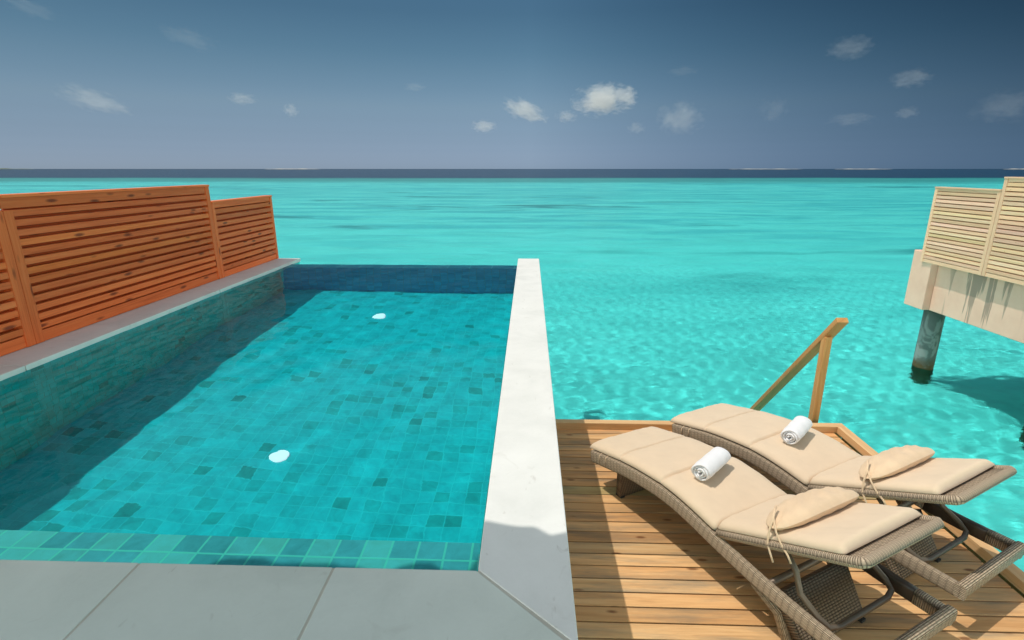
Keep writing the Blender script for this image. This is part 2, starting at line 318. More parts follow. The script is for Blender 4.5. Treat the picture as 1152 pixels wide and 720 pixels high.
# ------------------------------------------------------------------ mesh helpers
class MB:
    def __init__(s): s.v = []; s.f = []; s.uv = []; s.t = []; s.sm = []
    def face(s, idx, uvs, tone, smooth=False):
        s.f.append(tuple(idx)); s.uv.append(uvs); s.t.append(tone); s.sm.append(smooth)
    def box(s, c, size, mt=None, long=None, tone=None):
        """box centred at c; long = axis the grain runs along"""
        if long is None: long = max(range(3), key=lambda i: size[i])
        tv = rng.uniform(0.82, 1.12) if tone is None else tone
        if not isinstance(tv, tuple): tv = (tv, tv, tv)
        off = (rng.uniform(0, 50), rng.uniform(0, 50))
        n0 = len(s.v); cs = []
        for sx in (-1, 1):
            for sy in (-1, 1):
                for sz in (-1, 1):
                    l = Vector((sx * size[0] / 2, sy * size[1] / 2, sz * size[2] / 2)); cs.append(l)
                    p = l.copy()
                    if mt: p = mt @ p
                    s.v.append(p + Vector(c))
        o = [i for i in range(3) if i != long]
        for q in ((0, 1, 3, 2), (4, 6, 7, 5), (0, 4, 5, 1), (2, 3, 7, 6), (0, 2, 6, 4), (1, 5, 7, 3)):
            s.face([n0 + i for i in q], [(cs[i][long] + off[0], cs[i][o[0]] + 1.3 * cs[i][o[1]] + off[1]) for i in q], tv)
    def sweep(s, pts, sec, up=Vector((0, 0, 1)), closed=False, cap=True, tone=1.0, scale=None, smooth=True, frames=None):
        """sec = closed list of (a,b): a along side, b along up"""
        pts = [Vector(p) for p in pts]; n = len(pts); m = len(sec); n0 = len(s.v); al = 0.0; us = []
        per = [0.0]
        for j in range(m): per.append(per[-1] + math.dist(sec[j], sec[(j + 1) % m]))
        for i in range(n):
            if closed: t = pts[(i + 1) % n] - pts[i - 1]
            else: t = pts[min(i + 1, n - 1)] - pts[max(i - 1, 0)]
            t.normalize(); side = t.cross(up); side.normalize(); u2 = side.cross(t)
            if i: al += (pts[i] - pts[i - 1]).length
            us.append(al); k = scale[i] if scale else 1.0
            for a, b_ in sec: s.v.append(pts[i] + side * a * k + u2 * b_ * k)
        tv = (tone,) * 3 if not isinstance(tone, tuple) else tone
        for i in range(n if closed else n - 1):
            i2 = (i + 1) % n; ua, ub = us[i], (us[i2] if i2 else us[-1] + (pts[0] - pts[-1]).length)
            for j in range(m):
                j2 = (j + 1) % m
                s.face((n0 + i * m + j, n0 + i * m + j2, n0 + i2 * m + j2, n0 + i2 * m + j),
                       [(ua, per[j]), (ua, per[j + 1]), (ub, per[j + 1]), (ub, per[j])], tv, smooth)
        if cap and not closed:
            s.face([n0 + j for j in reversed(range(m))], [sec[j] for j in reversed(range(m))], tv)
            e = n0 + (n - 1) * m
            s.face([e + j for j in range(m)], [sec[j] for j in range(m)], tv)
    def grid(s, P, tone=1.0, smooth=True, uvs=None, flip=False):
        """P: rows of points"""
        n0 = len(s.v); r = len(P); c = len(P[0])
        for row in P: s.v.extend(Vector(p) for p in row)
        for i in range(r - 1):
            for j in range(c - 1):
                q = [n0 + i * c + j, n0 + i * c + j + 1, n0 + (i + 1) * c + j + 1, n0 + (i + 1) * c + j]
                k = [(i, j), (i, j + 1), (i + 1, j + 1), (i + 1, j)]
                uv = [uvs[a][b] if uvs else (a * .1, b * .1) for a, b in k]
                if flip: q.reverse(); uv.reverse()
                s.face(q, uv, (tone,) * 3, smooth)
    def build(s, name, m, parent=None, bevel=0.0, seg=2):
        me = bpy.data.meshes.new(name); me.from_pydata([tuple(v) for v in s.v], [], s.f)
        uvl = me.uv_layers.new(name='UVMap').data; k = 0
        at = me.attributes.new('tone', 'FLOAT_COLOR', 'FACE')
        for i, (uv, t) in enumerate(zip(s.uv, s.t)):
            at.data[i].color = (*t, 1.0)
            for u in uv: uvl[k].uv = u; k += 1
        me.polygons.foreach_set('use_smooth', s.sm)
        me.materials.append(m); me.update()
        o = bpy.data.objects.new(name, me); C.objects.link(o)
        if parent: o.parent = parent
        if bevel:
            b = o.modifiers.new('edge', 'BEVEL'); b.width = bevel; b.segments = seg; b.limit_method = 'ANGLE'; b.angle_limit = R(40)
        return o
# attribute is 3 tones packed as a colour: shaders read it as a multiplier
def rrect(w, h, r, n=3):
    out = []
    for cx, cy_, a0 in ((w / 2 - r, h / 2 - r, 0), (-w / 2 + r, h / 2 - r, 90), (-w / 2 + r, -h / 2 + r, 180), (w / 2 - r, -h / 2 + r, 270)):
        for i in range(n + 1):
            a = R(a0 + 90 * i / n); out.append((cx + r * math.cos(a), cy_ + r * math.sin(a)))
    return out
def circ(r, n=10): return [(r * math.cos(2 * math.pi * i / n), r * math.sin(2 * math.pi * i / n)) for i in range(n)]
def tag(o, label=None, cat=None, group=None, kind=None):
    if label: o['label'] = label
    if cat: o['category'] = cat
    if group: o['group'] = group
    if kind: o['kind'] = kind
    return o
def empty(name, loc=(0, 0, 0), rz=0.0, **kw):
    o = bpy.data.objects.new(name, None); C.objects.link(o); o.location = loc; o.rotation_euler = (0, 0, rz); o.empty_display_size = 0.1
    return tag(o, **kw)
def smoothcurve(keys, x):
    xs = [k[0] for k in keys]; ys = [k[1] for k in keys]
    if x <= xs[0]: return ys[0] + (x - xs[0]) * (ys[1] - ys[0]) / (xs[1] - xs[0])
    if x >= xs[-1]: return ys[-1] + (x - xs[-1]) * (ys[-1] - ys[-2]) / (xs[-1] - xs[-2])
    i = max(j for j in range(len(xs) - 1) if xs[j] <= x)
    def sl(j):
        if j == 0: return (ys[1] - ys[0]) / (xs[1] - xs[0])
        if j == len(xs) - 1: return (ys[-1] - ys[-2]) / (xs[-1] - xs[-2])
        return (ys[j + 1] - ys[j - 1]) / (xs[j + 1] - xs[j - 1])
    h = xs[i + 1] - xs[i]; t = (x - xs[i]) / h
    return ((2 * t**3 - 3 * t**2 + 1) * ys[i] + (t**3 - 2 * t**2 + t) * h * sl(i) + (-2 * t**3 + 3 * t**2) * ys[i + 1] + (t**3 - t**2) * h * sl(i + 1))

# ------------------------------------------------------------------ sea
def axis(fine0, fine1, step, far, g=1.16):
    a = list(np.arange(fine0, fine1 + 1e-6, step)); d = step; x = fine1
    while x < far: d *= g; x += d; a.append(x)
    d = step; x = fine0
    while x > -far: d *= g; x -= d; a.insert(0, x)
    return np.array(a)
def waves(X, Y, comps):
    Z = np.zeros_like(X)
    for lam, amp, ang, ph in comps:
        k = 2 * math.pi / lam; Z += amp * np.sin(k * (X * math.cos(ang) + Y * math.sin(ang)) + ph)
    return Z
def sheet(name, xs, ys, zfun, m):
    X, Y = np.meshgrid(xs, ys); Z = zfun(X, Y)
    nx, ny = len(xs), len(ys)
    me = bpy.data.meshes.new(name)
    co = np.stack([X, Y, Z], -1).reshape(-1, 3).astype(np.float32)
    i = np.arange(ny - 1)[:, None] * nx + np.arange(nx - 1)[None, :]
    q = np.stack([i, i + 1, i + nx + 1, i + nx], -1).reshape(-1, 4).astype(np.int32)
    me.vertices.add(len(co)); me.vertices.foreach_set('co', co.ravel())
    me.loops.add(q.size); me.loops.foreach_set('vertex_index', q.ravel())
    me.polygons.add(len(q)); me.polygons.foreach_set('loop_start', np.arange(0, q.size, 4, dtype=np.int32))
    me.polygons.foreach_set('use_smooth', np.ones(len(q), dtype=bool))
    me.update(calc_edges=True); me.validate(); me.materials.append(m)
    o = bpy.data.objects.new(name, me); C.objects.link(o); return o
comps = [(npr.uniform(0.22, 0.5), npr.uniform(0.0011, 0.0023), npr.uniform(0, 6.28), npr.uniform(0, 6.28)) for _ in range(15)] + \
        [(npr.uniform(0.6, 2.4), npr.uniform(0.004, 0.008), npr.uniform(-2.6, -0.5), npr.uniform(0, 6.28)) for _ in range(9)]
def seaz(X, Y):
    f = np.clip(1 - np.maximum(0.0 - X, X - 11) / 3.5, 0, 1) * np.clip(1 - (5.0 - Y) / 2, 0, 1) * np.clip(1 - (Y - 10) / 15, 0, 1) ** 0.8
    return SEA + waves(X, Y, comps) * f
sea = sheet('sea', axis(0.0, 13, 0.05, 60000, 1.1), axis(5.0, 25, 0.052, 60000, 1.1), seaz, M['sea'])
tag(sea, 'turquoise lagoon water with small ripples reaching the horizon', kind='structure')
bed = sheet('seabed', axis(-10, 10, 5, 60000, 1.6), axis(-10, 10, 5, 60000, 1.6), lambda X, Y: BED + 0 * X, M['seabed'])
tag(bed, 'pale sand under the lagoon, dark beyond the reef', kind='structure')
sea.cycles.is_caustics_caster = True; bed.cycles.is_caustics_receiver = True

# ------------------------------------------------------------------ pool
PX0, PX1 = -3.34, -0.165; PY0, PY1 = 1.436, 7.06      # inside of the tank
CRX = 0.145; CLX = -3.715; CT = 0.045; WZ = COPE - 0.035; FLOOR = COPE - 1.40
pool = empty('swimming_pool', (-1.7, 4.2, COPE), label='raised plunge pool lined with green stone tiles and white coping', cat='pool')
pool_o = Vector((-1.7, 4.2, COPE))
def pb(mb, name, m, **kw):
    o = mb.build(name, m, pool, **kw); o.matrix_parent_inverse = Matrix.Translation(-pool_o); return o
b = MB(); b.box(((PX0 + PX1) / 2, (PY0 + PY1) / 2, FLOOR - 0.05), (PX1 - PX0, PY1 - PY0, 0.1), tone=1.0); fl = pb(b, 'floor', M['tile_floor'])
SH = COPE - 0.15
b = MB(); b.box(((PX0 + PX1) / 2, PY0 + 0.13, (SH + FLOOR) / 2), (PX1 - PX0, 0.26, SH - FLOOR), tone=1.0); shf = pb(b, 'shelf', M['tile_shelf'], bevel=0.006)
b = MB(); b.box((PX0 - 0.14, 4.4, (COPE - CT + FLOOR) / 2), (0.28, 6.4, COPE - CT - FLOOR), tone=1.0); wl_ = pb(b, 'side_wall', M['tile_wall'])
b = MB(); b.box((PX1 + 0.013, (PY0 + PY1) / 2 + .12, (COPE - CT + FLOOR) / 2), (0.026, PY1 - PY0 + .24, COPE - CT - FLOOR), tone=1.0); wr_ = pb(b, 'side_wall', M['tile_wall'])
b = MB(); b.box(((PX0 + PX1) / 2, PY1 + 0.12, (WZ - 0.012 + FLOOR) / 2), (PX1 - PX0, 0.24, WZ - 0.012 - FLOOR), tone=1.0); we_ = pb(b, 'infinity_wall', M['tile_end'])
b = MB(); b.box(((PX0 + PX1) / 2, PY1 + 0.125, WZ - 0.007), (PX1 - PX0 - .002, 0.25, 0.008), tone=1.0); pb(b, 'infinity_crest', M['tile_crest'], bevel=0.002)
# outer shell down to the sea bed
b = MB()
b.box((CRX - 0.02 - 0.14, 4.24, (COPE - CT + BED) / 2), (0.27, 6.14, COPE - CT - BED), tone=1.0)
b.box((-1.94, 0.9, (COPE - CT + BED) / 2), (4.13, 1.0, COPE - CT - BED), tone=1.0)
b.box((PX0 - .30, 4.2, (FLOOR + BED) / 2), (.6, 6.8, FLOOR - .1 - BED), tone=1.0)
b.box((-1.75, 7.22, (FLOOR + BED) / 2), (3.0, .12, FLOOR - .1 - BED), tone=1.0)
pb(b, 'outer_shell', M['plaster'])
# coping slabs with open mitre and joints
def slab(poly, name='coping_slab', tone=1.0):
    b = MB(); n = len(poly)
    for z in (COPE - CT, COPE):
        b.v.extend(Vector((x, y, z)) for x, y in poly)
    t = tone if isinstance(tone, tuple) else (tone,) * 3
    b.face([n + i for i in range(n)], [p for p in poly], t); b.face([i for i in reversed(range(n))], [p for p in reversed(poly)], t)
    for i in range(n):
        j = (i + 1) % n; b.face((i, j, n + j, n + i), [poly[i], poly[j], poly[j], poly[i]], t)
    pb(b, name, M['coping'], bevel=0.004)
ex, ey, ox, oy = PX1 + 0.007, PY0 + 0.0, CRX, PY0 - 0.285
g = 0.0035
slab([(ex + g * 0.4, ey + g), (ox, oy + 2.2 * g), (ox, 7.68), (ex, 7.68)], tone=1.0)
J = [-1.24, -0.66 + 0.03]   # joints on the front run
xs_ = [(-4.3, -3.1), (-3.1, -2.2), (-2.2, -1.275), (-1.275, -0.628)]
oyl = oy - 0.09
for x0, x1 in xs_: slab([(x0 + g, oyl), (x1 - g, oyl), (x1 - g - 0.0, ey), (x0 + g, ey)], tone=(lambda t: (t * .93, t, t * .95))(rng.uniform(0.86, 0.95)))
slab([(-0.628 + g, oyl), (ox, oyl), (ox, oy - 2.2 * g), (ex - g, ey), (-0.628 + g, ey)], tone=(0.86, 0.92, 0.88))
b = MB(); b.box(((ox - 4.3) / 2, (oyl + ey) / 2, COPE - CT / 2 - 0.0005), (ox + 4.3 - .01, ey - oyl - .006, CT - 0.003), tone=1.0); pb(b, 'grout', M['grout'])
lx0, lx1 = CLX, PX0 + 0.02
slab([(lx0, 1.6), (lx1, 1.6), (lx1, 3.2), (lx0, 3.2)], tone=.98); slab([(lx0, 3.206), (lx1, 3.206), (lx1, 5.5), (lx0, 5.5)], tone=1.0); slab([(lx0, 5.506), (lx1, 5.506), (lx1, 7.60), (lx0, 7.60)], tone=.99)
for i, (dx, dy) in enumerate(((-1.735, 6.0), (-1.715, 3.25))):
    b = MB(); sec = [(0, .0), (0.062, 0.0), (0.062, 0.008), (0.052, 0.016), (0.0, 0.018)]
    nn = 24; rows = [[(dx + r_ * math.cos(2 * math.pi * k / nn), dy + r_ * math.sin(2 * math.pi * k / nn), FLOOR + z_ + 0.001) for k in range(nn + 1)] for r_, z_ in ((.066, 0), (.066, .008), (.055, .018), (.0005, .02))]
    b.grid(rows, flip=True); dr_ = pb(b, 'floor_disc', M['disc_glow']); dr_.cycles.is_caustics_receiver = True  # white floor disc with an added glow
wc = [(npr.uniform(0.16, 0.4), npr.uniform(0.00012, 0.00026), npr.uniform(0, 6.28), npr.uniform(0, 6.28)) for _ in range(10)] + \
     [(npr.uniform(0.5, 1.3), npr.uniform(0.0005, 0.0010), npr.uniform(0, 6.28), npr.uniform(0, 6.28)) for _ in range(7)]
pw = sheet('pool_water', np.arange(PX0 - .0, PX1 + .001, (PX1 - PX0) / 72), np.arange(PY0 - .0, PY1 + .2511, (PY1 + .25 - PY0) / 132), lambda X, Y: WZ + waves(X, Y, wc), M['pool_water'])
tag(pw, 'clear still pool water', kind='structure')
pw.cycles.is_caustics_caster = True
for o in (fl, shf, wl_, wr_, we_): o.cycles.is_caustics_receiver = True

# ------------------------------------------------------------------ deck
deck = MB()
y = 4.432; pitch = 0.1045
DX0, DX1 = CRX - 0.02, 2.775
while y > 1.2:
    wd_ = pitch - 0.0095
    cuts = [DX0] + sorted(rng.sample([0.9, 1.35, 1.9, 2.3], 1)) * (rng.random() < 0.35) + [DX1]
    for a, c in zip(cuts, cuts[1:]):
        t = rng.uniform(0.66, 1.08); gr = rng.uniform(0.9, 1.25); tv = (t, t * (0.5 + gr / 2), t * gr)
        if abs(y - 3.51) < 0.055: tv = (0.62, 0.80, 0.80)
        deck.box(((a + c) / 2, y, -0.014 + rng.uniform(-.0008, .0008)), (c - a - 0.003, wd_, 0.028), long=0, tone=tv)
    y -= pitch
dk = deck.build('deck', M['deck_wood'], bevel=0.0025); tag(dk, 'sunlit timber boardwalk deck of narrow orange planks', kind='structure')
b = MB()
for yy in np.arange(1.5, 4.5, 0.5): b.box((1.45, yy, -0.08), (2.62, 0.05, 0.09), long=0)
for xx in (0.3, 1.45, 2.6): b.box((xx, 2.85, -0.19), (0.09, 3.2, 0.12), long=1)
b.build('deck_beams', M['rail_wood']); bpy.data.objects['deck_beams']['kind'] = 'structure'
kb = empty('deck_kerb', (1.5, 4.5, 0), label='pale timber kerb running along the outer edges of the deck', cat='kerb')
def kpart(name, m, c, size, **kw):
    b = MB(); b.box(c, size, tone=kw.pop('tone', None)); o = b.build(name, m, kb, bevel=0.004); o.matrix_parent_inverse = Matrix.Translation((-1.5, -4.5, 0)); return o
kpart('board', M['kerb_wood'], ((DX0 + 2.87) / 2, 4.492, 0.032), (2.87 - DX0, 0.075, 0.064), tone=1.0)
kpart('board', M['kerb_wood'], (2.832, 2.85, 0.032), (0.076, 3.208, 0.064), tone=1.0)
kpart('fascia', M['rail_wood'], ((DX0 + 2.87) / 2, 4.51, -0.11), (2.87 - DX0, 0.03, 0.2), tone=0.8)
kpart('fascia', M['rail_wood'], (2.855, 2.85, -0.11), (0.03, 3.2, 0.2), tone=0.8)

# ------------------------------------------------------------------ handrail of the steps
hr = empty('handrail', (2.76, 4.58, 0), label='sloping wooden handrail leading down from the deck corner to the sea', cat='handrail')
def hpart(name, p0, p1, w_, h_, m, tone=1.0):
    p0, p1 = Vector(p0), Vector(p1); d = p1 - p0
    q = d.to_track_quat('X', 'Z').to_matrix()
    b = MB(); b.box((p0 + p1) / 2, (d.length, w_, h_), mt=q, long=0, tone=tone); o = b.build(name, m, hr, bevel=0.004)
    o.matrix_parent_inverse = Matrix.Translation((-2.76, -4.58, 0)); return o
hpart('rail', (2.70, 4.50, 1.05), (2.70, 6.15, -0.72), 0.095, 0.05, M['rail_wood'], .9)
hpart('post', (2.685, 4.66, -0.3), (2.685, 4.66, 0.855), 0.075, 0.06, M['rail_wood'], 1.05)
hpart('post', (2.70, 5.95, -1.6), (2.70, 5.95, -0.54), 0.075, 0.06, M['rail_wood'], 0.8)

# ------------------------------------------------------------------ fences
def slat_tone():
    t = rng.uniform(0.80, 1.12); return (t, t * rng.uniform(0.94, 1.10), t * rng.uniform(0.92, 1.12))
def fence(name, x, y0, y1, z0, z1, m, label, group, slats, side, stile=0.07, rail=0.085, gap=0.023, ends=(1, 1), top_boards=1, low=(0, 0)):
    """louvred panel in the plane x, facing side (+1: +X)"""
    root = empty(name, (x, (y0 + y1) / 2, z0), label=label, cat='fence', group=group); inv = Matrix.Translation((-x, -(y0 + y1) / 2, -z0))
    def put(b, nm, **kw):
        o = b.build(nm, m, root, bevel=kw.get('bevel', 0.003)); o.matrix_parent_inverse = inv
    iz0, iz1 = z0 + rail, z1 - rail * top_boards
    for yy, on, lo in ((y0 + stile / 2, ends[0], low[0]), (y1 - stile / 2, ends[1], low[1])):
        ph = z1 - z0 - 0.024 - lo * (rail - 0.002)
        if on: b = MB(); b.box((x, yy, z0 + ph / 2), (0.075, stile, ph), long=2); put(b, 'post')
    a, c = y0 + (stile if ends[0] else 0), y1 - (stile if ends[1] else 0)
    b = MB(); b.box((x + side * 0.004, (a + c) / 2, z0 + rail / 2), (0.05, c - a, rail), long=1); put(b, 'bottom_rail')
    b = MB()
    ta, tb = (y0 if low[0] else a), (y1 if low[1] else c)
    b.box((x + side * 0.004, (ta + tb) / 2, z1 - 0.014 - rail / 2), (0.05, tb - ta, rail - 0.006), long=1)
    put(b, 'top_rail')
    b = MB(); b.box((x, (y0 + y1) / 2, z1 - 0.012), (0.095, y1 - y0, 0.022), long=1); put(b, 'cap')
    b = MB(); pitch_ = (iz1 - 0.012 - iz0) / slats
    for k in range(slats + 1):                                   # hit-and-miss boards: a row in front, a row behind over the gaps
        zc = iz0 + (k + 0.5) * pitch_
        if k < slats: b.box((x + side * (0.010 + rng.uniform(-.0015, .0015)), (a + c) / 2, zc), (0.046, c - a - 0.002, pitch_ - gap), long=1, tone=slat_tone())
        b.box((x - side * 0.040, (a + c) / 2, zc - pitch_ / 2 + 0.001), (0.016, c - a - 0.002, gap + 0.034), long=1, tone=(0.5, 0.42, 0.38))  # back row toned darker so the gaps look shaded
    put(b, 'slat_panel', bevel=0.002)
    return root
FX = -3.665
fence('privacy_fence', FX, 3.63, 6.10, COPE + 0.004, 2.13, M['red_wood'], 'taller red stained slatted fence panel beside the pool, next to the lower end panel', 'red slatted fences on the pool edge', 13, 1, low=(1, 0))
fence('privacy_fence', FX, 6.106, 7.58, COPE + 0.004, 1.945, M['red_wood'], 'lower and shorter red stained slatted panel at the far end of the pool', 'red slatted fences on the pool edge', 10, 1, stile=0.055, rail=0.07)
fence('privacy_fence', FX, 1.3, 3.626, COPE + 0.004, 2.13, M['red_wood'], 'red slatted fence panel cut off by the left photo edge, showing only one post', 'red slatted fences on the pool edge', 13, 1, low=(0, 1))

# ------------------------------------------------------------------ neighbouring villa
NX, NB = 6.36, 0.8625
nw = empty('concrete_wall', (8, 7, 0), label='raised stained concrete pool wall of the neighbouring villa over the water', cat='wall')
def npart(name, m, c, size, bev=0.01):
    b = MB(); b.box(c, size, tone=1.0); o = b.build(name, m, nw, bevel=bev); o.matrix_parent_inverse = Matrix.Translation((-8, -7, 0))
npart('wall', M['nwall'], (8.2, 6.2, (NB + 0.10) / 2 - .01), (3.46, 4.72, NB - 0.10 - .02))
npart('end_block', M['nwall'], (8.16, 8.78, 0.56), (3.60, 0.436, 0.92))
fence('privacy_fence', NX, 7.56, 8.77, NB, 2.035, M['pale_wood'], 'lower pale slatted screen on the far corner of the neighbouring wall', 'pale slatted fences on the neighbouring wall', 18, -1, stile=0.055, rail=0.055, gap=0.015)
fence('privacy_fence', NX, 5.2, 7.554, NB, 2.20, M['pale_wood'], 'taller pale slatted screen at the right edge, nearer the deck', 'pale slatted fences on the neighbouring wall', 20, -1, stile=0.055, rail=0.055, gap=0.015)
def pile(x, y_, label, r=0.15):
    b = MB(); b.sweep([(0, 0, BED - 0.1), (0, 0, -1.2), (0, 0, -0.9), (0, 0, -0.4), (0, 0, 0.095)], circ(r, 32), up=Vector((0, 1, 0)), cap=True)
    o = b.build('concrete_pile', M['pile']); o.location = (x, y_, 0); tag(o, label, 'pile', 'piles under the neighbouring wall')
pile(6.76, 8.80, 'flaking grey concrete pile standing in the water under the wall corner')
pile(6.70, 6.55, 'mossy brown pile at the right edge of the photo, half out of frame')
# eave of our own villa, overhead and behind the photographer
rf = empty('thatched_roof', (-3, 0, 3.6), label='thatched eave of the villa above the pool surround', cat='roof')
b = MB(); P0 = []; P1 = []; xs = np.arange(-9, -0.80, 0.06)
def edge(x): return (1.755 if x > -1.19 else 1.66 if x > -2.1 else 1.56) + 0.018 * math.sin(x * 9.1) + 0.015 * math.sin(x * 17.3 + 1) + npr.uniform(-0.028, 0.028)
E_ = [edge(x) for x in xs]
rows = [[(x, 0.5, 4.15) for x in xs], [(x, e, 3.62) for x, e in zip(xs, E_)], [(x, e - .02, 3.50) for x, e in zip(xs, E_)], [(x, 0.5, 4.03) for x in xs]]
b.grid(rows); o = b.build('thatch', M['thatch'], rf); o.matrix_parent_inverse = Matrix.Translation((3, 0, -3.6))

# ------------------------------------------------------------------ sun loungers
RAIL = [(0.0, 0.300), (0.17, 0.338), (0.36, 0.378), (0.55, 0.403), (0.74, 0.415), (0.92, 0.402), (1.13, 0.368), (1.4, 0.33), (1.7, 0.305), (2.0, 0.298)]
WID = 0.68
HS, HZ = 1.15, 0.375; BA = R(25.5); BL = 0.80                 # backrest hinge, slope, length
def bk(s): return (HS + s * math.cos(BA), HZ + s * math.sin(BA))
def loft(secs, mb, smooth=True):
    n0 = len(mb.v); m = len(secs[0])
    for sct in secs: mb.v.extend(Vector(p) for p in sct)
    for i in range(len(secs) - 1):
        for j in range(m):
            j2 = (j + 1) % m
            mb.face((n0 + i * m + j, n0 + (i + 1) * m + j, n0 + (i + 1) * m + j2, n0 + i * m + j2), [(i * .02, j * .02)] * 4, (1, 1, 1), smooth)
    mb.face([n0 + j for j in range(m)], [(0, 0)] * m, (1, 1, 1)); e = n0 + (len(secs) - 1) * m
    mb.face([e + j for j in reversed(range(m))], [(0, 0)] * m, (1, 1, 1))
def cushion_sections(path, s0, s1, n0, n1, th, seams, step=0.008):
    """closed cross sections of a padded mattress along path(s)->(s', z)"""
    secs = []; ns = int((s1 - s0) / step); 
    for i in range(ns + 1):
        s = s0 + (s1 - s0) * i / ns
        d = min([abs(s - q) for q in seams] + [9]); de = min(s - s0, s1 - s)
        pin = 1 - 0.5 * math.exp(-(d / 0.008) ** 2)
        puff = 0.95 + 0.05 * (1 - math.exp(-(d / 0.06) ** 2))
        en = math.sqrt(max(0.0, 1 - (1 - min(1, de / 0.030)) ** 2)) * 0.85 + 0.15
        t = th * pin * puff * en
        wdt = (n1 - n0) * (1 - 0.012 * math.exp(-(d / 0.02) ** 2)) - 0.02 * (1 - en); c = (n0 + n1) / 2
        a, bz = path(s); a2, b2 = path(s + 1e-3); tx, tz = (a2 - a), (b2 - bz); l = math.hypot(tx, tz); nx_, nz_ = -tz / l, tx / l
        sec = []
        K = 26
        for j in range(K + 1):          # top
            u = -1 + 2 * j / K; uu = math.copysign(abs(u) ** 0.75, u) if abs(u) > .0 else 0
            h = t * (1 - abs(uu) ** 9) ** 0.5 * (0.93 + 0.07 * (1 - u * u))
            h += 0.0016 * math.sin(u * 9 + s * 21) * (1 - u * u) + 0.0012 * math.sin(u * 23 - s * 37 + 2)
            h = max(h, 0.006)
            sec.append((a + nx_ * h, c + uu * wdt / 2, bz + nz_ * h))
        sec.append((a + nx_ * 0.002, c + wdt / 2 * .985, bz + nz_ * 0.002)); sec.append((a, c, bz)); sec.append((a + nx_ * 0.002, c - wdt / 2 * .985, bz + nz_ * .002))
        secs.append(sec)
    return secs
def make_lounger():
    root = empty('sun_lounger', cat='sun lounger', group='rattan sun loungers on the deck')
    z = lambda s: smoothcurve(RAIL, s)
    S_ = np.linspace(0, 2.0, 60)
    hgt = lambda s: 1.0
    sec = rrect(0.046, 0.092, 0.016)
    for n_ in (0.023, WID - 0.023):
        b = MB(); b.sweep([(s, n_, z(s) - 0.046) for s in S_], sec, scale=[1 - 0.16 * s / 2 for s in S_]); b.build('side_rail', M['weave'], root)
    b = MB(); b.sweep([(2.0 - 0.02, 0.0, 0.262), (2.0 - 0.02, WID, 0.262)], rrect(0.05, 0.074, 0.016)); b.build('end_rail', M['weave'], root)
    b = MB(); b.sweep([(0.02, 0.046, z(0) - 0.046), (0.02, WID - 0.046, z(0) - 0.046)], rrect(0.046, 0.086, 0.016)); b.build('foot_rail', M['weave'], root)
    # plaited bed under the mattress
    b = MB(); rows = []; uvs = []
    for s in np.linspace(0.04, 1.12, 28):
        rows.append([(s, q, z(s) - 0.018) for q in np.linspace(0.046, WID - .046, 5)]); uvs.append([(s, q) for q in np.linspace(0.046, WID - .046, 5)])
    b.grid(rows, uvs=uvs, flip=True); o = b.build('woven_bed', M['weave'], root); so = o.modifiers.new('thick', 'SOLIDIFY'); so.thickness = 0.012; so.offset = -1
    # backrest: tubular frame plus weave
    bn0, bn1 = 0.035, WID - 0.035
    P = [(*bk(0.0)[:1], bn0, bk(0.0)[1])]
    fr = [(bk(s)[0], bn0, bk(s)[1]) for s in (0.0, 0.1, 0.3, 0.5, BL - .06)] + [(bk(BL - .012)[0], bn0 + 0.004, bk(BL - .012)[1]), (bk(BL)[0], bn0 + .022, bk(BL)[1])]
    fr2 = [(a, WID - q, c) for a, q, c in reversed(fr)]
    back = MB(); back.sweep([Vector(p) - Vector((0, 0, 0.012)) for p in fr + fr2], circ(0.023, 12)); bo = back.build('backrest', M['wrap'], root)
    b = MB(); rows = []; uvs = []
    for s in np.linspace(0.0, BL - .012, 20):
        a, c = bk(s); dz = 0.0 if s < BL - .2 else -0.002
        rows.append([(a, q, c + dz) for q in np.linspace(bn0, bn1, 5)]); uvs.append([(q * 1.0, s) for q in np.linspace(bn0, bn1, 5)])
    b.grid(rows, uvs=uvs, flip=True); o = b.build('woven_panel', M['weave'], bo); so = o.modifiers.new('thick', 'SOLIDIFY'); so.thickness = 0.02; so.offset = -1
    # legs: a woven panel across at each end
    def leg_panel(s_top, s_bot, zt, n0, n1, m, name, in_=0.05, th=0.05):
        b = MB(); rows = []; uvs = []; K = 8
        for i in range(K + 1):
            f = i / K; s = s_top + (s_bot - s_top) * f; zz = zt * (1 - f) + 0.012 * f
            a0, a1 = n0 + in_ * f, n1 - in_ * f
            rows.append([(s, a0 + (a1 - a0) * q, zz) for q in np.linspace(0, 1, 6)]); uvs.append([(a0 + (a1 - a0) * q, zz) for q in np.linspace(0, 1, 6)])
        b.grid(rows, uvs=uvs); o = b.build(name, m, root); so = o.modifiers.new('thick', 'SOLIDIFY'); so.thickness = th; so.offset = 0
        for q in (n0 + in_ + 0.02, n1 - in_ - 0.02):
            f_ = MB(); f_.box((s_bot, q, 0.008), (0.06, 0.035, 0.016), tone=1.0); f_.build('foot_pad', M['rubber'], o)
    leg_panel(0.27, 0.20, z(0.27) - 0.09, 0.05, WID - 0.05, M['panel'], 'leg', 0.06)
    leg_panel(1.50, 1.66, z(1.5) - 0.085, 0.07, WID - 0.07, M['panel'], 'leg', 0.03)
    for q0, q1 in ((0.05, 0.09), (WID - .05, WID - .09)):
        b = MB(); b.sweep([(1.40, q0, z(1.4) - .09), (1.52, q1, 0.13), (1.58, q1, 0.012)], rrect(0.05, 0.05, 0.015), up=Vector((1, 0, 0)), scale=[1.25, 1, .85]); b.build('leg', M['weave'], root)
    b = MB(); b.sweep([(1.475, 0.02, 0.283), (1.475, WID - .02, 0.283)], circ(0.018, 10)); b.build('crossbar', M['tube'], root)
    # U shaped prop holding up the backrest
    p1 = bk(0.40)
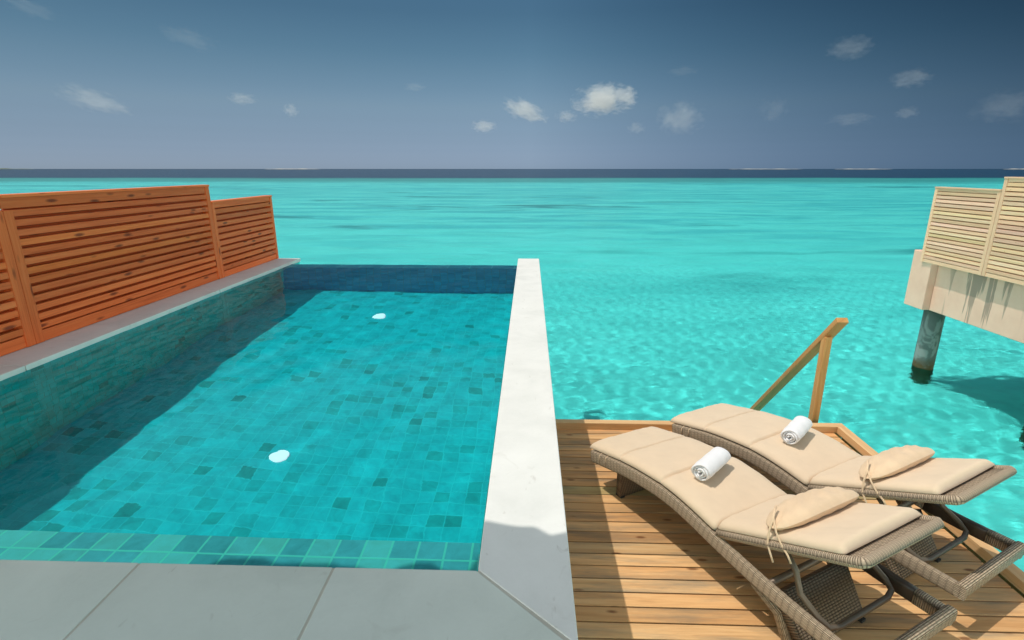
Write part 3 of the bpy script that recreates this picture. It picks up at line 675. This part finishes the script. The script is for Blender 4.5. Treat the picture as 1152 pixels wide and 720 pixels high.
    arm = lambda q, r: [(p1[0], q, p1[1] - .04), (p1[0] + 0.07, q, 0.44), (1.62, q, 0.335), (1.72, q, 0.28), (1.765, q + r * .02, 0.255), (1.78, q + r * .08, 0.247)]
    A = arm(0.07, 1); B_ = list(reversed(arm(WID - 0.07, -1)))
    b = MB(); b.sweep(A + B_, circ(0.015, 10), up=Vector((1, 0.01, 0.3))); b.build('prop_bar', M['tube'], root)
    # dark wrapped sleeve on both rails where the prop rests
    b = MB(); b.sweep([(s, WID - 0.023, z(s) - 0.046) for s in np.linspace(1.52, 1.84, 6)], rrect(0.052, 0.096, 0.018), scale=[.87] * 6); b.build('rail_sleeve', M['band'], root)
    b = MB(); b.sweep([(s, WID - 0.023, z(s) - 0.046) for s in np.linspace(1.84, 1.955, 4)], rrect(0.056, 0.098, 0.018), scale=[.85] * 4); b.build('rail_wrap', M['wrap'], root)
    # mattress: three seat pads and two back pads, hinged at the fold
    b = MB(); loft(cushion_sections(lambda s: (s, z(s) + 0.004), -0.055, 1.135, 0.018, WID - .018, 0.050, [0.30, 0.70]), b)
    mt = b.build('mattress', M['cushion'], root)
    b = MB(); loft(cushion_sections(lambda s: (bk(s)[0], bk(s)[1] + 0.012), -0.012, 0.715, 0.030, WID - .030, 0.052, [0.355]), b)
    mb_ = b.build('back_pad', M['cushion'], mt)
    # pillow
    b = MB(); U_ = 34; V_ = 18; cs, sn = math.cos(BA), math.sin(BA); pc = bk(0.375)
    for sg in (1, -1):
        rows = []
        for i in range(U_ + 1):
            u = -1 + 2 * i / U_; row = []
            hb = 0.105 * (1 - abs(u) ** 3.2) ** 0.55 + 0.012
            for j in range(V_ + 1):
                v = -1 + 2 * j / V_
                th = 0.054 * ((1 - abs(u) ** 2.6) * (1 - abs(v) ** 2.4)) ** 0.62
                wr = 0.011 * math.sin(v * 7 + u * 3) * abs(u) ** 2 * (1 - v * v) * (1 - u * u) ** .5 + 0.005 * math.sin(u * 19 + v * 6 + 2 * math.sin(v * 4)) * (1 - u * u) * (1 - v * v)
                a_ = v * hb; h_ = 0.104 + (sg * th + wr) - 0.03 * abs(u) ** 3
                row.append((pc[0] + a_ * cs - h_ * sn, WID / 2 + 0.01 + u * 0.315, pc[1] + a_ * sn + h_ * cs))
            rows.append(row)
        b.grid(rows, flip=(sg > 0))
    pl = b.build('pillow', M['pillow'], root)
    b = MB(); rb = rrect(0.010, 0.003, 0.001, 1)
    def bp(s, q, h): a, c = bk(s); return (a - h * sn, q, c + h * cs)
    b.sweep([bp(0.365, .11, .165), bp(0.375, .055, .12), bp(0.395, .028, .06), bp(0.415, .018, .01), bp(0.445, .010, -.035), bp(0.455, .006, -.07)], rb, up=Vector((0.2, -1, .2)))
    b.sweep([bp(0.365, .10, .165), bp(0.375, .05, .115), bp(0.355, .026, .06), bp(0.335, .016, .0), bp(0.345, .009, -.05), bp(0.350, .006, -.085)], rb, up=Vector((0.2, -1, .2)))
    b.build('tie', M['pillow'], pl)
    for s_ in (0.10, 0.17):
        b = MB(); b.sweep([(s_, 0.05, z(s_) + .03), (s_, 0.032, z(s_) + .01), (s_ + .003, -0.004, z(s_) - .01), (s_ + .006, -0.006, z(s_) - .07)], rrect(.007, .002, .0008, 1), up=Vector((0, -1, .3))); b.build('mattress_tie', M['pillow'], mt)
    return root
def copy_tree(o, parent=None):
    c = o.copy(); C.objects.link(c)
    if parent: c.parent = parent
    for ch in list(o.children): copy_tree(ch, c)
    return c
lg = make_lounger()
lg2 = copy_tree(lg)
for o, (x, y_), th, lab in ((lg, (0.471, 3.536), -61, 'brown rattan sun lounger with beige mattress standing nearer the pool'),
                            (lg2, (1.18, 3.985), -60, 'brown rattan sun lounger with beige mattress standing beside the water edge')):
    o.location = (x, y_, 0.0); o.rotation_euler = (0, 0, R(th)); o['label'] = lab

# ------------------------------------------------------------------ rolled towels
def towel(label):
    b = MB(); Lh = 0.150; turns = 3.4; K = 110; rows = []
    for i in range(K + 1):
        f = i / K; a = 2 * math.pi * turns * f; r = 0.010 + 0.054 * f + 0.0035 * math.sin(a * 0.9 + 1) * f
        if f > 0.93: r -= 0.003 * (f - 0.93) / 0.07
        row = []
        for j in range(13):
            q = -1 + 2 * j / 12
            e = 0.006 * math.sin(a * 1.7 + 1) + 0.004 * math.sin(a * 3.1)
            rr = r * (1 - 0.05 * abs(q) ** 6) + 0.0015 * math.sin(q * 9 + a * 2)
            row.append((q * (Lh + e), rr * math.cos(a + 0.5), 0.062 + rr * math.sin(a + .5) * 0.92))
        rows.append(row)
    b.grid(rows)
    o = b.build('rolled_towel', M['towel']); so = o.modifiers.new('thick', 'SOLIDIFY'); so.thickness = 0.0135; so.offset = 0
    sb = o.modifiers.new('soft', 'SUBSURF'); sb.levels = 1; sb.render_levels = 1
    return tag(o, label, 'towel', 'rolled white towels on the loungers')
def on_lounger(o, lgr, s, n_, ang):
    th = lgr.rotation_euler.z; t = Vector((math.cos(th), math.sin(th), 0)); nn = Vector((-math.sin(th), math.cos(th), 0))
    zs = smoothcurve(RAIL, s) + 0.052; sl_ = math.atan2(smoothcurve(RAIL, s + .02) - smoothcurve(RAIL, s - .02), .04)
    m = Matrix.Rotation(th, 4, 'Z') @ Matrix.Rotation(-sl_, 4, 'Y') @ Matrix.Rotation(ang, 4, 'Z')
    o.matrix_world = Matrix.Translation(lgr.location + t * s + nn * n_ + Vector((0, 0, zs))) @ m
t1 = towel('rolled white towel lying on the lounger nearer the pool'); on_lounger(t1, lg, 0.795, 0.33, R(108))
t2 = towel('rolled white towel lying on the lounger beside the water edge'); on_lounger(t2, lg2, 0.80, 0.36, R(108))

# ------------------------------------------------------------------ distant islands and clouds
def direction(px, py):
    r_ = Vector((math.cos(YAW), math.sin(YAW), 0)); f0 = Vector((-math.sin(YAW), math.cos(YAW), 0)); z_ = Vector((0, 0, 1))
    f_ = f0 * math.cos(PITCH) - z_ * math.sin(PITCH); u_ = f0 * math.sin(PITCH) + z_ * math.cos(PITCH)
    return (f_ + r_ * (px - 576) / F + u_ * (360 - py) / F).normalized()
def island(px0, px1, h, label, m, dist=9000):
    a, c = direction(px0, 190), direction(px1, 190)
    pa = Vector((a.x, a.y, 0)).normalized() * dist; pc = Vector((c.x, c.y, 0)).normalized() * dist
    b = MB(); K = 40; d = (pa + pc).normalized()
    rows = []
    for v in np.linspace(-1, 1, 9):
        row = []
        for i in range(K + 1):
            f = i / K; hh = h * (1 - v * v) * max(0.0, math.sin(math.pi * f)) ** 0.5 * (0.7 + 0.3 * math.sin(f * 23 + px0) * math.sin(f * 7))
            p = pa.lerp(pc, f) + d * v * 150; row.append((p.x, p.y, SEA - 0.5 + hh))
        rows.append(row)
    b.grid(rows); o = b.build('island', m); tag(o, label, kind='structure')
island(297, 361, 9, 'pale sandbank on the horizon left of centre', M['island_sand'])
island(-60, 40, 13, 'low dark island on the horizon at far left', M['island_green'])
island(818, 905, 7, 'low thin island on the horizon right of centre', M['island_sand'])
island(938, 1005, 7, 'low thin island on the horizon at right', M['island_sand'])
island(1128, 1190, 9, 'pale sandbank on the horizon at the right edge', M['island_sand'])

def cloud_mat(dens):
    m, nt, b, o = mat('cloud_vapour'); nt.nodes.remove(b)
    p = coords(nt, 'Object')          # cloud is built in unit space
    ln = nt.nodes.new('ShaderNodeVectorMath'); ln.operation = 'LENGTH'; L(nt, p, ln.inputs[0])
    oi = nt.nodes.new('ShaderNodeObjectInfo')
    va = nt.nodes.new('ShaderNodeVectorMath'); va.operation = 'ADD'; L(nt, p, va.inputs[0])
    cb = nt.nodes.new('ShaderNodeCombineXYZ'); L(nt, math_(nt, 'MULTIPLY', oi.outputs['Random'], 60.0), cb.inputs[0]); L(nt, cb.outputs[0], va.inputs[1])
    n = noise(nt, va.outputs[0], 2.3, 6, 0.66, 0.2)
    q = xyz(nt, p)
    base = math_(nt, 'MULTIPLY', math_(nt, 'LESS_THAN', q[2], -0.25), 0.0)
    f = math_(nt, 'SUBTRACT', math_(nt, 'MULTIPLY_ADD', n, 2.5, -0.50), ln.outputs['Value'])
    f = math_(nt, 'MULTIPLY', f, 3.2, clamp=True)
    vs = nt.nodes.new('ShaderNodeVolumeScatter'); vs.inputs['Color'].default_value = (0.98, 0.97, 0.97, 1); vs.inputs['Anisotropy'].default_value = 0.0
    L(nt, math_(nt, 'MULTIPLY', f, dens), vs.inputs['Density']); L(nt, vs.outputs[0], o.inputs['Volume'])
    return m
CM = {}
def cloud(px, py, w_, h_, dens, label, rot=0.0, dist=5000):
    d = direction(px, py); c = d * dist + Vector((0, 0, EYE)); k = dist / F / (d @ direction(576, 360))
    bm = bmesh.new(); bmesh.ops.create_icosphere(bm, subdivisions=3, radius=1.0)
    me = bpy.data.meshes.new('cloud'); bm.to_mesh(me); bm.free()
    if dens not in CM: CM[dens] = cloud_mat(dens)
    me.materials.append(CM[dens])
    o = bpy.data.objects.new('cloud', me); C.objects.link(o); o.location = c
    o.scale = (w_ / 2 * k * 0.95, w_ / 2 * k, h_ / 2 * k * 1.0)
    az = math.atan2(-d.x, d.y); o.rotation_euler = Euler((0, R(rot), az), 'XYZ')
    tag(o, label, 'cloud', 'small fair weather clouds')
for c in (
    (680, 112, 70, 34, .0048, 'largest and brightest white cloud, just right of the picture centre', -2),
    (590, 124, 56, 22, .0030, 'long slanting white cloud left of the largest cloud', 18),
    (637, 131, 26, 14, .0026, 'little cloud in the gap left of the largest cloud', 0),
    (545, 142, 32, 15, .0032, 'small flat white cloud leftmost of the central bunch', 0),
    (765, 133, 52, 34, .0008, 'broad faint cloud right of the largest cloud', 0),
    (715, 144, 22, 14, .0014, 'small faint puff under the largest cloud', 0),
    (957, 54, 36, 17, .0006, 'highest cloud in the right half of the sky', 0),
    (1025, 88, 30, 15, .0007, 'pointed small cloud at upper right, below the highest right-hand one', 0),
    (107, 113, 48, 16, .0009, 'long slanting cloud at left above the tall red fence', 16),
    (273, 111, 27, 11, .0018, 'small flat cloud above the gap of the red fences', 0),
    (327, 124, 16, 13, .0030, 'tiny round bright cloud in the left half of the sky', 0),
    (870, 124, 30, 26, .0003, 'very faint ragged cloud between the central and right clouds', 25),
    (957, 134, 40, 13, .0003, 'faint flat cloud low in the right part of the sky', 0),
    (1020, 127, 18, 10, .0010, 'tiny faint puff below the pointed right cloud', 0),
    (1132, 120, 40, 22, .0003, 'faint smudge of cloud at the right edge above the pale screens', 0),
    (34, 9, 30, 9, .0004, 'thin slanting wisp at the top left corner', 14),
    (212, 43, 46, 14, .0003, 'very faint wisp high in the left part of the sky', 12),
    (467, 98, 28, 9, .0006, 'faint small wisp left of the central clouds', 0),
    (768, 80, 34, 9, .0003, 'thin faint streak above the broad faint cloud', 0),
):
    cloud(*c[:6], rot=c[6])
